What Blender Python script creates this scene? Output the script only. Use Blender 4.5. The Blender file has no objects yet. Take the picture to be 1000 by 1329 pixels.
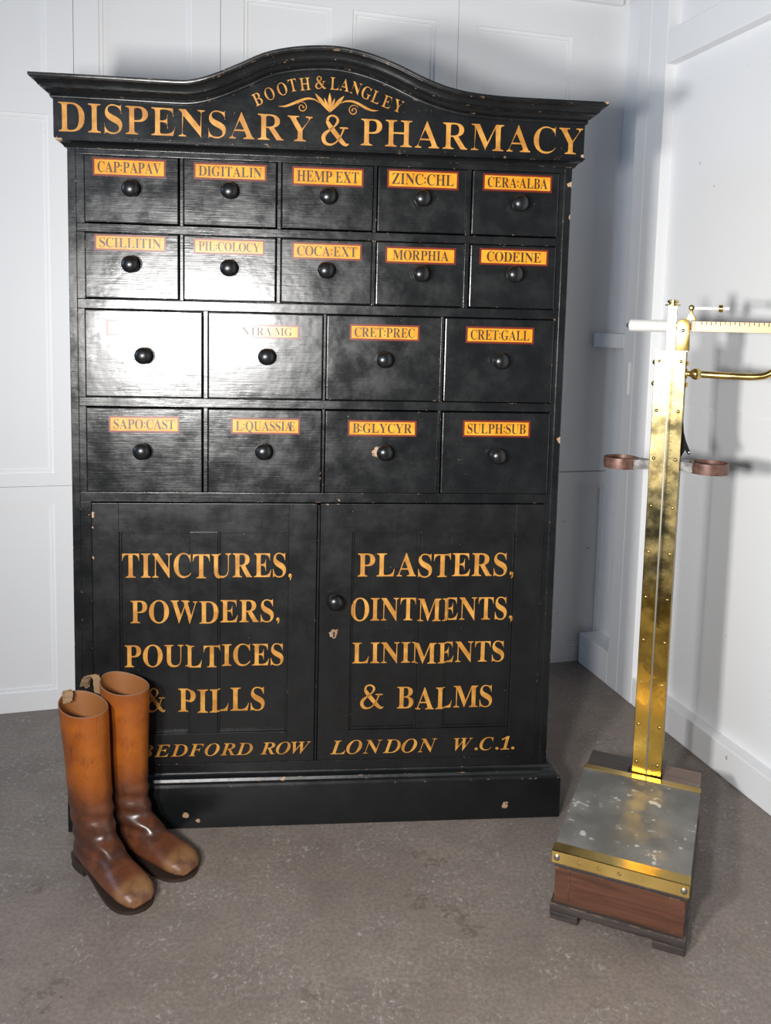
import bpy, bmesh, math, random
from math import sin, cos, pi, radians, sqrt
from mathutils import Vector, Matrix
from mathutils.geometry import tessellate_polygon

random.seed(7)
C = bpy.context.scene.collection
S = 1.2                                   # working units -> metres (camera then stands at eye height)

# ------------------------------------------------------------------ camera
F_PX, PITCH, ROLL, CAM_H, PX_Y = 1106.53, 5.9573, 1.3387, 1.22547, 532.79
cam = bpy.data.cameras.new('camera'); cam_ob = bpy.data.objects.new('camera', cam); C.objects.link(cam_ob)
cam.sensor_fit = 'VERTICAL'; cam.sensor_height = 36.0; cam.sensor_width = 36.0 * 1000 / 1329
cam.lens = F_PX / 1329 * 36.0
cam.shift_y = -(664.5 - PX_Y) / 1329.0    # the photograph is cropped below its optical centre
cam.clip_start = 0.01
_t, _r = radians(PITCH), radians(ROLL)
_f = Vector((0, cos(_t), -sin(_t))); _x = Vector((1, 0, 0)); _u = _x.cross(_f)
_R = cos(_r) * _x + sin(_r) * _u; _U = -sin(_r) * _x + cos(_r) * _u
M = Matrix((_R, _U, -_f)).transposed().to_4x4(); M.translation = Vector((0, 0, CAM_H * S))
cam_ob.matrix_world = M
bpy.context.scene.camera = cam_ob

# ------------------------------------------------------------------ light
vs = bpy.context.scene.view_settings
bpy.context.scene.display_settings.display_device = 'sRGB'
vs.view_transform = 'Standard'; vs.look = 'None'; vs.exposure = 0.1; vs.gamma = 1.0; vs.use_curve_mapping = False
world = bpy.data.worlds.new('world'); bpy.context.scene.world = world; world.use_nodes = True
world.node_tree.nodes['Background'].inputs[0].default_value = (0.95, 0.97, 1.0, 1)
world.node_tree.nodes['Background'].inputs[1].default_value = 0.10
def area_light(name, loc, aim, w, h, power, col, spread=180):
    l = bpy.data.lights.new(name, 'AREA'); l.shape = 'RECTANGLE'; l.size = w * S; l.size_y = h * S
    l.energy = power * S * S; l.color = col; l.spread = radians(spread)
    o = bpy.data.objects.new(name, l); C.objects.link(o); o.location = Vector(loc) * S
    o.rotation_euler = (Vector(aim) - Vector(loc)).to_track_quat('-Z', 'Y').to_euler(); return o
area_light('studio_lamp_left', (-0.66, 0.22, 1.15), (0.55, 2.3, 1.10), 0.12, 0.14, 24, (1.0, 0.985, 0.965), 135)
area_light('studio_lamp_right', (-0.36, 0.00, 1.21), (0.65, 2.3, 1.10), 0.12, 0.14, 25, (1.0, 0.985, 0.965), 155)
area_light('daylight_window', (-2.9, 1.55, 1.9), (0.6, 2.7, 1.2), 1.0, 1.2, 17, (0.42, 0.64, 1.0))

area_light('daylight_window_behind', (-1.5, -0.9, 2.3), (0.0, 2.0, 1.0), 1.2, 0.9, 2.2, (0.45, 0.66, 1.0))

# ------------------------------------------------------------------ node helpers
class NT:
    def __init__(s, name):
        s.m = bpy.data.materials.new(name); s.m.use_nodes = True; s.t = s.m.node_tree; s.n = s.t.nodes; s.l = s.t.links
        s.b = s.n['Principled BSDF']; s.tc = s.n.new('ShaderNodeTexCoord').outputs['Object']
    def link(s, a, b): s.l.new(a, b)
    def put(s, v, sock):
        if hasattr(v, 'is_output'): s.l.new(v, sock)
        else: sock.default_value = v
    def mapping(s, sc):
        n = s.n.new('ShaderNodeMapping'); n.inputs['Scale'].default_value = sc; s.link(s.tc, n.inputs[0]); return n.outputs[0]
    def noise(s, scale, detail=4, rough=0.55, vec=None, dist=0.0):
        n = s.n.new('ShaderNodeTexNoise'); s.link(vec or s.tc, n.inputs['Vector'])
        n.inputs['Scale'].default_value = scale; n.inputs['Detail'].default_value = detail
        n.inputs['Roughness'].default_value = rough; n.inputs['Distortion'].default_value = dist; return n.outputs[0]
    def voronoi(s, scale, vec=None):
        n = s.n.new('ShaderNodeTexVoronoi'); s.link(vec or s.tc, n.inputs['Vector']); n.inputs['Scale'].default_value = scale; return n.outputs['Distance']
    def ramp(s, v, a, b, lo=0.0, hi=1.0):
        n = s.n.new('ShaderNodeMapRange'); n.interpolation_type = 'SMOOTHSTEP'; s.link(v, n.inputs[0])
        for i, x in enumerate((a, b, lo, hi)): n.inputs[i + 1].default_value = x
        return n.outputs[0]
    def math(s, op, a, b=0.0):
        n = s.n.new('ShaderNodeMath'); n.operation = op; s.put(a, n.inputs[0]); s.put(b, n.inputs[1]); return n.outputs[0]
    def mix(s, f, a, b):
        n = s.n.new('ShaderNodeMix'); n.data_type = 'RGBA'; s.put(f, n.inputs[0])
        for v, k in ((a, 6), (b, 7)):
            if isinstance(v, tuple) and len(v) == 3: v = v + (1,)
            s.put(v, n.inputs[k])
        return n.outputs[2]
    def bump(s, h, strength, dist, normal=None):
        n = s.n.new('ShaderNodeBump'); n.inputs['Strength'].default_value = strength; n.inputs['Distance'].default_value = dist
        s.link(h, n.inputs['Height'])
        if normal: s.link(normal, n.inputs['Normal'])
        return n.outputs[0]
    def edge(s, r=0.004):
        b = s.n.new('ShaderNodeBevel'); b.samples = 4; b.inputs[0].default_value = r
        g = s.n.new('ShaderNodeNewGeometry'); d = s.n.new('ShaderNodeVectorMath'); d.operation = 'DOT_PRODUCT'
        s.link(b.outputs[0], d.inputs[0]); s.link(g.outputs['Normal'], d.inputs[1]); return d.outputs['Value']
    def spots(s, pts, wob=0.8, nscale=70):
        """irregular patches where the paint is off: (x, y, z, r) in working units, in the thing's own frame"""
        nz = s.noise(nscale, 3); out = None
        for x, y, z, r in pts:
            d = s.n.new('ShaderNodeVectorMath'); d.operation = 'DISTANCE'; s.link(s.tc, d.inputs[0])
            d.inputs[1].default_value = (x * S, y * S, z * S)
            v = s.math('DIVIDE', d.outputs['Value'], r * S)
            v = s.math('ADD', v, s.math('MULTIPLY', s.math('SUBTRACT', nz, 0.5), wob * 3.2))
            out = v if out is None else s.math('MINIMUM', out, v)
        return s.ramp(out, 0.9, 0.75)
    def set(s, **k):
        for a, v in k.items():
            sock = s.b.inputs[{'color': 'Base Color', 'rough': 'Roughness', 'metal': 'Metallic', 'normal': 'Normal', 'spec': 'Specular IOR Level',
                               'coat': 'Coat Weight', 'coat_rough': 'Coat Roughness'}[a]]
            if isinstance(v, tuple) and len(v) == 3: v = v + (1,)
            s.put(v, sock)
        return s.m
def plain(name, col, rough=0.5, metal=0.0, spec=0.5):
    t = NT(name); return t.set(color=col, rough=rough, metal=metal, spec=spec)

# ------------------------------------------------------------------ mesh helpers
class BM:
    """thin wrapper: collects shapes for one object"""
    def __init__(s): s.bm = bmesh.new(); s.flat = False
    def box(s, x0, x1, y0, y1, z0, z1, bev=0.0, fn=None, seg=2, mat=0):
        t = bmesh.new(); v = [t.verts.new((x, y, z)) for x in (x0, x1) for y in (y0, y1) for z in (z0, z1)]
        for q in ((0, 1, 3, 2), (4, 6, 7, 5), (0, 4, 5, 1), (2, 3, 7, 6), (0, 2, 6, 4), (1, 5, 7, 3)): t.faces.new([v[i] for i in q])
        bmesh.ops.recalc_face_normals(t, faces=t.faces)
        if bev: bmesh.ops.bevel(t, geom=list(t.edges), offset=bev, segments=seg, affect='EDGES', profile=0.6)
        s.add(t, fn, mat); return s
    def add(s, t, fn=None, mat=0):
        mp = {}
        for v in t.verts: mp[v] = s.bm.verts.new(fn(*v.co) if fn else v.co)
        for f in t.faces:
            try:
                g = s.bm.faces.new([mp[v] for v in f.verts]); g.material_index = mat
            except ValueError: pass
        t.free(); return s
    def poly_prism(s, pts, y0, y1, mat=0, bev=0.0):
        """outline in (x, z), thickness along y"""
        t = bmesh.new(); a = [t.verts.new((x, y0, z)) for x, z in pts]; b = [t.verts.new((x, y1, z)) for x, z in pts]; n = len(pts)
        t.faces.new(a); t.faces.new(b[::-1])
        for i in range(n): t.faces.new((a[i], b[i], b[(i + 1) % n], a[(i + 1) % n]))
        bmesh.ops.recalc_face_normals(t, faces=t.faces)
        if bev: bmesh.ops.bevel(t, geom=list(t.edges), offset=bev, segments=2, affect='EDGES', profile=0.6)
        return s.add(t, None, mat)
    def plan_prism(s, pts, z0, z1, mat=0):
        t = bmesh.new(); f = lambda z, i: z(i) if callable(z) else z
        a = [t.verts.new((x, y, f(z0, x))) for x, y in pts]; b = [t.verts.new((x, y, f(z1, x))) for x, y in pts]; n = len(pts)
        t.faces.new(a); t.faces.new(b[::-1])
        for i in range(n): t.faces.new((a[i], b[i], b[(i + 1) % n], a[(i + 1) % n]))
        return s.add(t, None, mat)
    def lathe(s, prof, origin, axis, seg=24):
        """prof: (radius, distance along axis)"""
        ax = Vector(axis).normalized(); p = ax.orthogonal().normalized(); q = ax.cross(p); o = Vector(origin); rows = []
        for r, h in prof:
            if r < 1e-6: rows.append([s.bm.verts.new(o + ax * h)])
            else: rows.append([s.bm.verts.new(o + ax * h + (p * cos(2 * pi * k / seg) + q * sin(2 * pi * k / seg)) * r) for k in range(seg)])
        for a, b in zip(rows, rows[1:]):
            for k in range(seg):
                k2 = (k + 1) % seg
                if len(a) == 1 and len(b) == 1: continue
                if len(a) == 1: s.bm.faces.new((a[0], b[k2], b[k]))
                elif len(b) == 1: s.bm.faces.new((a[k], a[k2], b[0]))
                else: s.bm.faces.new((a[k], a[k2], b[k2], b[k]))
        for e in (rows[0], rows[-1]):
            if len(e) > 1: s.bm.faces.new(e)
        return s
    def tube(s, pts, r, seg=16):
        pts = [Vector(p) for p in pts]; rows = []; up = None
        for i, p in enumerate(pts):
            d = (pts[min(i + 1, len(pts) - 1)] - pts[max(i - 1, 0)]).normalized()
            if up is None: up = d.orthogonal().normalized()
            up = (up - d * up.dot(d)).normalized(); w = d.cross(up); rr = r[i] if isinstance(r, (list, tuple)) else r
            rows.append([s.bm.verts.new(p + (up * cos(2 * pi * k / seg) + w * sin(2 * pi * k / seg)) * rr) for k in range(seg)])
        for a, b in zip(rows, rows[1:]):
            for k in range(seg): s.bm.faces.new((a[k], a[(k + 1) % seg], b[(k + 1) % seg], b[k]))
        s.bm.faces.new(rows[0]); s.bm.faces.new(rows[-1]); return s
    def done(s, name, mat, parent=None, smooth=None, kind=None, mats=None):
        bm = s.bm
        if not s.flat: bmesh.ops.recalc_face_normals(bm, faces=bm.faces)
        bmesh.ops.scale(bm, vec=(S, S, S), verts=bm.verts)
        me = bpy.data.meshes.new(name); bm.to_mesh(me); bm.free()
        for m in (mats or [mat]): me.materials.append(m)
        if smooth is not None:
            for p in me.polygons: p.use_smooth = True
            me.set_sharp_from_angle(angle=radians(smooth))
        o = bpy.data.objects.new(name, me); C.objects.link(o)
        if parent is not None: o.parent = parent
        if kind: o['kind'] = kind
        return o
def thing(name, label, cat, loc, rotz, group=None):
    o = bpy.data.objects.new(name, None); C.objects.link(o); o.empty_display_size = 0.1
    o.location = Vector(loc) * S; o.rotation_euler = (0, 0, rotz); o['label'] = label; o['category'] = cat
    if group: o['group'] = group
    return o
def crom(pts, n=8):
    out = []
    for i in range(len(pts) - 1):
        p = [Vector(pts[max(i - 1, 0)]), Vector(pts[i]), Vector(pts[i + 1]), Vector(pts[min(i + 2, len(pts) - 1)])]
        for k in range(n):
            t = k / n
            out.append(0.5 * (2 * p[1] + (p[2] - p[0]) * t + (2 * p[0] - 5 * p[1] + 4 * p[2] - p[3]) * t * t + (3 * p[1] - p[0] - 3 * p[2] + p[3]) * t ** 3))
    out.append(Vector(pts[-1])); return out

# ------------------------------------------------------------------ lettering (glyph outlines in 1/1000 em)
GLYPHS = {
    'A': '-13,0 -13,27 14,32 35,45 54,71 73,111 307,694 334,693 572,129 594,83 612,51 633,33 660,27 660,0 341,0 341,27 402,37 422,68 418,88 406,121 376,197 154,197 117,105 114,97 113,88 111,72 129,38 184,27 190,27 190,0|169,239 360,239 263,475',
    'B': '24,0 24,26 67,33 93,48 107,77 111,122 111,549 109,587 103,614 92,633 76,645 53,651 23,653 23,678 328,678 422,672 496,653 548,622 580,578 590,522 580,466 549,422 498,389 427,368 498,349 552,323 592,288 615,246 623,196 615,139 592,90 553,52 514,29 468,13 414,3 354,0|271,375 280,375 348,383 392,406 416,448 424,514 418,573 401,614 370,638 322,646 294,643 280,633 273,613 271,582|330,36 385,45 422,73 436,103 445,142 448,191 444,241 432,280 413,309 384,328 344,340 294,344 271,344 271,97 274,68 284,50 301,39',
    'C': '382,-16 333,-13 288,-5 245,10 205,30 157,64 116,106 83,156 64,197 50,242 42,289 39,340 42,390 50,437 64,481 84,523 117,572 158,613 207,648 247,667 291,682 337,690 386,693 434,689 488,676 547,655 562,650 577,648 607,659 624,693 650,693 650,459 625,459 599,517 568,566 531,606 489,636 443,654 395,660 330,647 279,608 243,544 221,453 214,337 222,228 246,144 286,83 342,47 414,35 454,38 494,49 533,67 571,91 606,121 638,158 666,132 622,79 571,37 514,8 451,-10',
    'D': '30,0 30,26 69,32 94,44 106,69 110,111 110,557 105,606 91,635 64,648 22,653 22,678 330,678 399,674 460,664 515,646 563,622 604,590 637,552 663,508 682,457 693,401 697,339 683,217 640,122 568,54 469,14 340,0|331,36 391,44 439,70 476,112 496,154 510,207 519,269 522,341 514,450 492,536 454,596 400,633 332,645 301,641 282,631 274,609 271,573 271,107 274,72 282,51 300,40',
    'E': '21,0 21,25 66,30 93,44 107,72 112,116 112,549 107,603 93,634 66,648 24,653 24,678 594,678 594,476 571,476 559,532 537,575 507,605 465,625 411,637 345,641 317,640 298,638 285,632 277,621 273,603 272,578 272,366 288,366 346,375 386,401 405,428 419,466 429,514 453,514 453,176 428,176 420,230 407,270 386,299 359,318 322,328 276,331 272,331 272,100 276,70 286,52 307,44 343,41 389,43 430,48 467,58 513,79 552,112 585,156 612,213 640,213 599,0',
    'F': '23,0 23,26 66,34 93,50 107,79 111,125 111,558 106,603 92,630 64,645 21,653 21,678 586,678 586,476 562,476 549,532 529,574 501,605 462,626 428,635 389,640 342,642 316,641 298,640 285,635 277,627 272,614 271,593 271,368 283,368 341,377 381,403 400,430 414,468 423,516 450,516 450,176 424,176 415,229 401,270 382,299 341,324 281,333 271,333 271,120 273,88 280,64 292,46 312,35 342,29 382,26 382,0',
    'G': '399,-15 347,-12 298,-4 252,10 211,29 161,62 119,104 86,153 66,195 52,240 44,289 41,341 44,391 52,439 66,483 86,524 119,573 160,614 208,648 248,668 290,682 335,690 383,693 436,689 492,677 550,656 564,651 577,649 592,652 604,660 614,673 624,693 651,693 651,458 625,458 600,515 569,564 532,604 490,635 445,654 398,660 333,647 282,609 246,544 224,455 217,339 219,279 225,225 235,178 250,136 268,101 306,55 354,28 410,19 458,24 489,41 505,68 510,106 510,190 505,229 490,254 460,266 410,271 410,295 745,295 745,271 704,266 680,254 668,230 664,191 664,43 611,22 559,6 506,-6 452,-13',
    'H': '23,0 23,26 66,32 93,47 107,75 111,120 111,564 106,605 93,631 66,646 24,653 24,678 360,678 360,653 328,649 304,643 288,633 278,618 273,596 271,564 271,373 509,373 509,564 507,596 502,618 493,633 477,643 453,649 420,653 420,678 755,678 755,653 712,646 686,632 673,606 669,564 669,120 673,77 687,49 712,33 755,26 755,0 420,0 420,26 463,32 490,46 504,73 509,120 509,329 271,329 271,120 276,75 289,47 316,32 360,26 360,0',
    'I': '20,0 20,26 63,34 91,48 107,73 112,112 112,576 107,614 94,637 67,648 20,653 20,678 364,678 364,653 319,648 292,637 277,614 272,576 272,115 274,87 279,66 289,50 307,39 332,31 366,26 366,0',
    'L': '23,0 23,26 66,32 93,47 107,75 111,120 111,564 106,606 93,633 66,647 24,653 24,678 372,678 372,653 337,651 310,646 291,636 280,620 273,597 271,564 271,123 272,92 276,70 284,55 298,47 318,42 348,41 393,43 434,49 469,59 513,83 551,119 572,149 591,187 609,230 636,230 598,0',
    'M': '21,0 21,26 64,32 92,47 107,74 112,118 112,569 110,598 105,619 95,634 79,644 55,650 22,653 22,678 275,678 472,212 669,678 919,678 919,653 878,645 853,630 839,604 834,563 834,127 836,90 841,64 851,45 866,35 888,29 918,26 918,0 589,0 589,26 621,30 644,37 660,48 670,66 675,90 677,124 677,594 429,0 402,0 157,579 157,119 162,72 178,44 207,31 252,26 252,0',
    'N': '600,-16 159,521 159,117 163,73 177,46 203,32 248,26 248,0 27,0 27,26 58,29 81,35 96,45 106,62 111,85 113,117 113,578 73,626 54,645 42,650 27,653 27,678 233,678 582,251 582,562 580,594 575,617 565,632 549,643 526,649 493,653 493,678 714,678 714,653 671,647 645,633 632,605 628,561 628,-16',
    'O': '388,-16 340,-13 294,-4 251,11 211,31 174,56 141,86 111,120 87,158 67,199 53,243 44,290 41,339 44,388 53,434 67,479 87,520 111,557 141,592 175,621 212,647 254,667 298,682 345,691 395,694 443,691 489,682 532,668 572,648 609,623 642,594 671,560 696,522 716,481 730,436 739,389 742,339 739,290 730,243 716,199 695,158 671,120 641,86 607,56 570,31 529,11 484,-4 437,-13|394,18 456,31 503,69 538,134 558,223 565,339 563,399 557,453 548,501 535,543 518,579 482,624 438,651 387,660 325,647 278,609 243,544 223,455 216,339 218,279 224,225 233,178 247,136 264,100 300,54 343,27',
    'P': '23,0 23,26 66,32 93,47 107,75 111,120 111,564 106,605 93,631 66,646 24,653 24,678 318,678 377,677 428,672 468,665 500,655 546,628 580,592 602,547 609,494 602,441 581,396 546,358 511,335 468,319 418,309 360,306 271,306 271,120 276,75 289,47 316,32 360,26 360,0|271,342 300,342 363,351 405,376 427,422 435,490 429,558 410,605 375,633 322,642 297,639 282,631 274,616 271,593',
    'Q': '563,-172 486,-165 419,-145 362,-110 315,-63 278,-1 231,19 189,44 151,75 118,110 91,149 70,192 54,239 44,288 41,339 44,388 53,434 67,479 87,520 111,557 141,592 175,621 212,647 254,667 298,682 345,691 395,694 443,691 489,682 532,668 572,648 609,623 642,594 671,560 696,522 716,481 730,436 739,389 742,339 738,280 726,226 705,175 676,128 640,86 597,50 548,22 492,0 524,-53 563,-90 609,-113 662,-120 695,-117 732,-109 737,-137 677,-156 619,-168|395,18 457,31 504,69 539,134 559,223 566,339 564,399 558,453 549,501 535,543 518,579 482,624 438,651 387,660 325,647 278,609 243,544 223,455 216,339 218,279 224,225 233,178 247,136 265,100 301,54 344,27',
    'R': '23,0 23,26 66,32 93,47 107,75 111,120 111,564 106,605 93,631 66,646 24,653 24,678 323,678 393,675 454,667 505,653 547,634 588,599 613,554 621,498 612,441 583,395 536,359 469,333 643,75 659,53 674,38 690,29 712,26 715,26 715,0 504,0 300,316 271,316 271,120 276,75 289,47 316,32 360,26 360,0|271,348 303,348 370,357 417,385 436,414 448,452 452,500 445,562 423,607 386,633 334,642 301,639 282,629 274,609 271,574',
    'S': '64,-16 64,235 93,235 112,169 136,115 166,74 202,45 244,28 293,22 344,30 383,54 407,89 415,133 406,174 379,209 335,238 242,284 189,313 147,344 115,376 92,411 78,450 74,494 81,551 100,600 131,639 172,669 220,688 275,694 307,692 342,687 379,679 420,667 434,664 446,662 467,670 477,694 505,694 505,475 480,475 462,528 437,573 406,610 370,639 330,656 289,662 243,655 208,635 185,604 178,566 185,530 204,501 236,476 281,451 377,406 431,377 473,347 502,315 521,280 532,242 535,198 527,138 505,86 468,43 418,12 378,-3 334,-12 286,-15 261,-14 236,-12 211,-7 187,1 164,9 147,14 134,17 126,18 112,16 103,11 97,0 91,-16',
    'T': '137,0 137,26 183,31 212,46 227,75 232,120 232,645 222,645 173,640 131,625 97,601 71,567 53,524 43,473 16,473 16,678 611,678 611,472 586,472 573,534 548,583 511,617 462,638 400,645 392,645 392,120 397,73 412,45 440,31 488,26 488,0',
    'U': '369,-19 305,-15 250,-4 205,16 170,43 143,77 124,120 113,172 109,231 109,564 104,605 91,631 64,646 22,653 22,678 358,678 358,653 325,649 302,643 285,633 275,618 271,596 269,564 269,208 273,154 284,110 303,77 346,44 409,33 472,41 521,66 556,106 577,164 584,237 584,563 579,604 565,631 537,645 489,653 489,678 706,678 706,653 668,644 645,628 633,602 629,563 629,270 625,198 613,137 593,87 566,48 529,19 485,-2 431,-15',
    'V': '316,-19 66,567 50,600 34,626 12,644 -21,653 -21,678 314,678 314,653 274,651 248,644 232,630 227,610 230,591 240,563 385,213 518,562 525,587 528,609 523,630 509,643 483,650 445,653 445,678 658,678 658,653 630,649 608,637 589,612 569,570 342,-19',
    'W': '254,-16 48,585 36,615 23,636 4,648 -23,653 -23,678 269,678 269,653 242,650 223,643 213,631 209,611 212,587 220,555 332,228 448,525 426,594 414,623 398,640 375,648 341,653 341,678 654,678 654,653 602,643 585,613 587,598 594,575 706,247 805,550 814,582 817,605 813,627 801,641 780,649 749,653 749,678 929,678 929,653 904,644 885,627 870,601 856,565 664,-16 637,-16 470,460 283,-16',
    'X': '17,0 17,26 59,34 98,58 134,99 288,310 116,575 92,609 71,633 49,648 24,653 21,653 21,678 363,678 363,653 341,653 298,644 283,618 287,601 300,578 394,431 479,556 498,590 505,616 488,643 436,653 436,678 682,678 682,653 677,653 636,647 600,630 566,599 531,556 418,394 615,85 633,60 650,41 667,30 687,26 691,26 691,0 355,0 355,26 362,26 415,35 432,61 426,85 409,118 312,272 205,120 190,93 185,67 204,36 259,26 259,0',
    'Y': '151,0 151,26 195,32 221,47 235,75 239,120 239,266 69,576 44,617 21,639 11,644 1,648 -9,651 -20,652 -20,678 308,678 308,652 291,652 267,650 248,644 236,633 232,620 235,604 244,583 370,336 496,545 513,580 519,607 500,641 444,652 439,652 439,678 654,678 654,652 630,646 609,632 590,611 570,583 399,303 399,120 404,75 417,47 444,32 488,26 488,0',
    'Z': '30,0 30,16 411,640 319,640 259,636 211,626 172,606 140,575 114,530 91,471 66,471 85,678 605,678 605,660 228,43 356,43 420,48 475,64 520,91 556,129 585,180 606,244 631,244 606,0',
    'b': '-50,0 -50,23 -22,25 1,31 18,42 33,61 46,88 58,127 171,549 174,563 177,576 179,588 179,601 175,621 163,635 141,642 109,647 109,671 330,671 402,669 462,662 512,652 551,636 587,608 609,571 616,525 609,478 586,437 549,404 497,377 430,357 488,332 530,299 555,257 563,208 556,156 535,107 511,77 479,51 439,30 402,17 360,7 310,2 255,0|299,369 350,375 393,391 426,417 450,451 464,493 469,542 459,595 428,627 376,638 347,630 331,604 270,371 287,370|247,33 293,39 333,56 366,85 391,123 406,169 411,222 396,286 352,325 279,338 262,338 200,111 194,86 192,66 206,41',
    'e': '-50,0 -50,23 -22,25 1,31 18,42 33,61 46,88 58,127 171,549 174,563 177,576 179,587 179,597 175,620 163,634 142,642 109,647 109,671 643,671 606,483 578,483 578,492 573,540 559,578 536,606 502,624 457,635 401,639 377,638 361,636 349,630 341,622 334,610 328,592 270,373 298,373 346,376 383,383 412,396 437,417 457,444 476,479 501,479 430,203 408,203 409,223 409,242 402,288 381,318 344,334 289,339 275,339 261,338 199,109 194,84 190,65 193,51 204,41 224,36 257,34 303,36 344,41 381,50 430,70 475,102 502,130 528,163 554,203 579,203 521,0',
    'd': '-50,0 -50,23 -22,25 1,31 18,42 33,61 46,88 58,127 171,549 177,576 179,597 175,620 163,634 142,642 109,647 109,671 376,671 489,660 578,626 641,571 678,492 691,392 687,339 677,287 659,237 633,190 602,146 563,106 520,72 476,45 428,24 373,11 331,5 284,1 231,0|252,31 295,35 335,46 372,65 406,90 437,120 465,156 488,197 508,241 524,289 536,339 543,391 545,444 539,515 520,570 489,609 446,633 390,641 361,638 344,628 332,611 323,586 198,116 194,93 191,73 194,53 205,41 223,33',
    'f': '-50,0 -50,23 -22,25 1,31 18,42 33,61 46,88 58,127 171,549 174,563 177,576 179,588 179,601 175,621 162,635 140,644 109,647 109,671 635,671 596,481 568,481 568,495 558,560 526,604 492,623 447,634 390,638 364,636 348,628 338,614 329,590 270,369 285,368 299,368 359,375 406,394 441,428 466,476 491,476 421,201 400,201 401,219 401,236 398,273 388,300 371,318 345,330 308,335 260,337 202,122 195,92 193,70 197,50 209,36 231,27 263,23 263,0',
    'o': '266,-17 214,-13 168,-1 128,20 93,49 64,84 44,126 32,175 28,229 31,278 41,327 57,377 78,425 104,471 135,516 169,556 206,592 246,624 293,652 342,673 392,685 445,689 498,685 545,673 586,652 622,624 650,589 670,547 682,500 686,447 683,398 674,348 659,298 639,248 613,202 583,157 549,116 511,80 469,48 420,20 370,-1 319,-13|274,19 318,27 359,51 398,90 425,129 451,176 475,231 497,293 516,357 529,416 537,471 540,521 533,578 513,620 481,646 438,654 400,647 363,626 328,593 295,551 272,513 251,472 231,427 214,380 199,333 188,285 179,238 174,194 172,153 179,95 199,53 231,28',
    'r': '-50,0 -50,23 -22,25 1,31 18,42 33,61 46,88 58,127 171,549 174,563 177,576 179,587 179,597 175,620 163,634 142,642 109,647 109,671 377,671 435,669 485,662 527,650 560,635 592,606 612,568 618,521 613,481 596,444 569,411 531,383 484,360 426,344 510,91 524,60 542,41 566,31 596,26 596,0 396,0 289,331 258,331 202,122 195,92 193,70 197,49 210,36 231,27 263,23 263,0|294,365 344,370 386,387 421,414 446,449 461,492 466,542 456,596 426,628 377,639 357,637 345,631 337,618 329,594 267,366 281,365',
    'w': '118,-17 122,536 118,585 105,618 81,637 45,644 45,671 317,671 317,645 287,637 271,621 262,594 259,551 256,238 441,546 442,581 439,611 426,631 404,642 372,646 372,671 641,671 641,647 612,642 594,631 585,610 580,580 579,546 576,479 575,432 574,377 572,314 570,242 766,571 772,582 776,593 778,603 779,611 766,638 725,647 720,647 720,671 906,671 906,647 873,638 848,620 826,593 802,556 458,-17 427,-17 439,470 147,-17',
    'l': '-50,0 -50,23 -22,25 1,31 18,42 33,61 46,88 58,127 171,549 177,576 179,597 175,619 163,635 141,643 108,647 108,671 422,671 422,647 393,645 370,639 352,627 338,608 325,580 314,544 203,123 194,84 191,63 196,49 212,41 240,37 259,36 280,35 342,39 396,53 444,75 485,106 522,147 553,199 585,199 522,0',
    'n': '461,-16 208,523 101,122 94,91 92,70 110,36 163,23 163,0 -52,0 -52,23 -24,25 -2,31 17,42 32,61 44,88 56,127 162,528 167,548 171,566 172,579 173,589 169,614 155,631 131,642 96,647 96,671 293,671 505,205 598,549 602,565 606,579 607,590 608,598 604,620 591,635 569,643 537,647 537,671 752,671 752,647 724,645 702,640 684,628 669,610 656,583 644,544 491,-16',
    'c': '301,-17 247,-13 199,-3 156,15 118,39 87,70 62,106 44,148 34,194 30,245 33,294 41,343 55,391 73,437 96,481 124,524 156,562 191,596 229,626 276,654 325,673 375,685 427,689 472,687 521,679 573,667 591,664 606,661 627,668 642,689 669,689 626,459 597,461 593,519 581,567 562,605 518,642 460,654 414,648 371,629 330,597 301,565 274,526 249,480 226,427 207,371 193,316 185,263 182,212 187,159 201,115 225,79 257,52 296,35 341,30 387,35 431,50 473,76 512,111 548,157 576,135 531,80 482,38 427,7 366,-11',
    '1': '97,0 97,53 179,53 202,57 217,67 226,87 229,118 229,619 193,577 161,544 130,522 100,515 78,520 59,535 46,559 42,589 74,599 110,613 150,634 196,666 266,718 378,718 378,118 381,91 388,70 403,57 429,53 510,53 510,0'}
_cache = {}; WIND = 1                       # sense of the outlines
def stroke(pts, n=5):
    """(x, y, width) centre line -> triangles"""
    p = crom(pts, n); tr = []; L = []; Rr = []
    for i, q in enumerate(p):
        d = (p[min(i + 1, len(p) - 1)] - p[max(i - 1, 0)]); d = Vector((d.x, d.y)).normalized(); w = q.z / 2
        L.append((q.x - d.y * w, q.y + d.x * w)); Rr.append((q.x + d.y * w, q.y - d.x * w))
    for i in range(len(p) - 1):
        tr += [(L[i], Rr[i], Rr[i + 1]), (L[i], Rr[i + 1], L[i + 1])]
    return tr
def disc(cx, cy, r, n=10):
    P = [(cx + r * cos(2 * pi * k / n), cy + r * sin(2 * pi * k / n)) for k in range(n)]
    return [(P[0], P[k], P[k + 1]) for k in range(1, n - 1)]
AMP = [(.20, .80, .10), (.25, .93, .07), (.41, .98, .055), (.56, .91, .08), (.59, .79, .10), (.48, .64, .06), (.30, .51, .07), (.11, .36, .13), (.06, .21, .15), (.14, .07, .12),
       (.31, .02, .07), (.50, .08, .05), (.68, .26, .05), (.80, .50, .06), (.83, .57, .06)]
AMP2 = [(.19, .82, .06), (.22, .74, .13), (.36, .56, .17), (.58, .32, .17), (.78, .11, .15), (.92, .03, .09), (1.02, .07, .03)]
AMP3 = [(.66, .58, .02), (.72, .585, .05), (.83, .585, .055), (.94, .585, .05), (1.0, .58, .02)]
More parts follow.
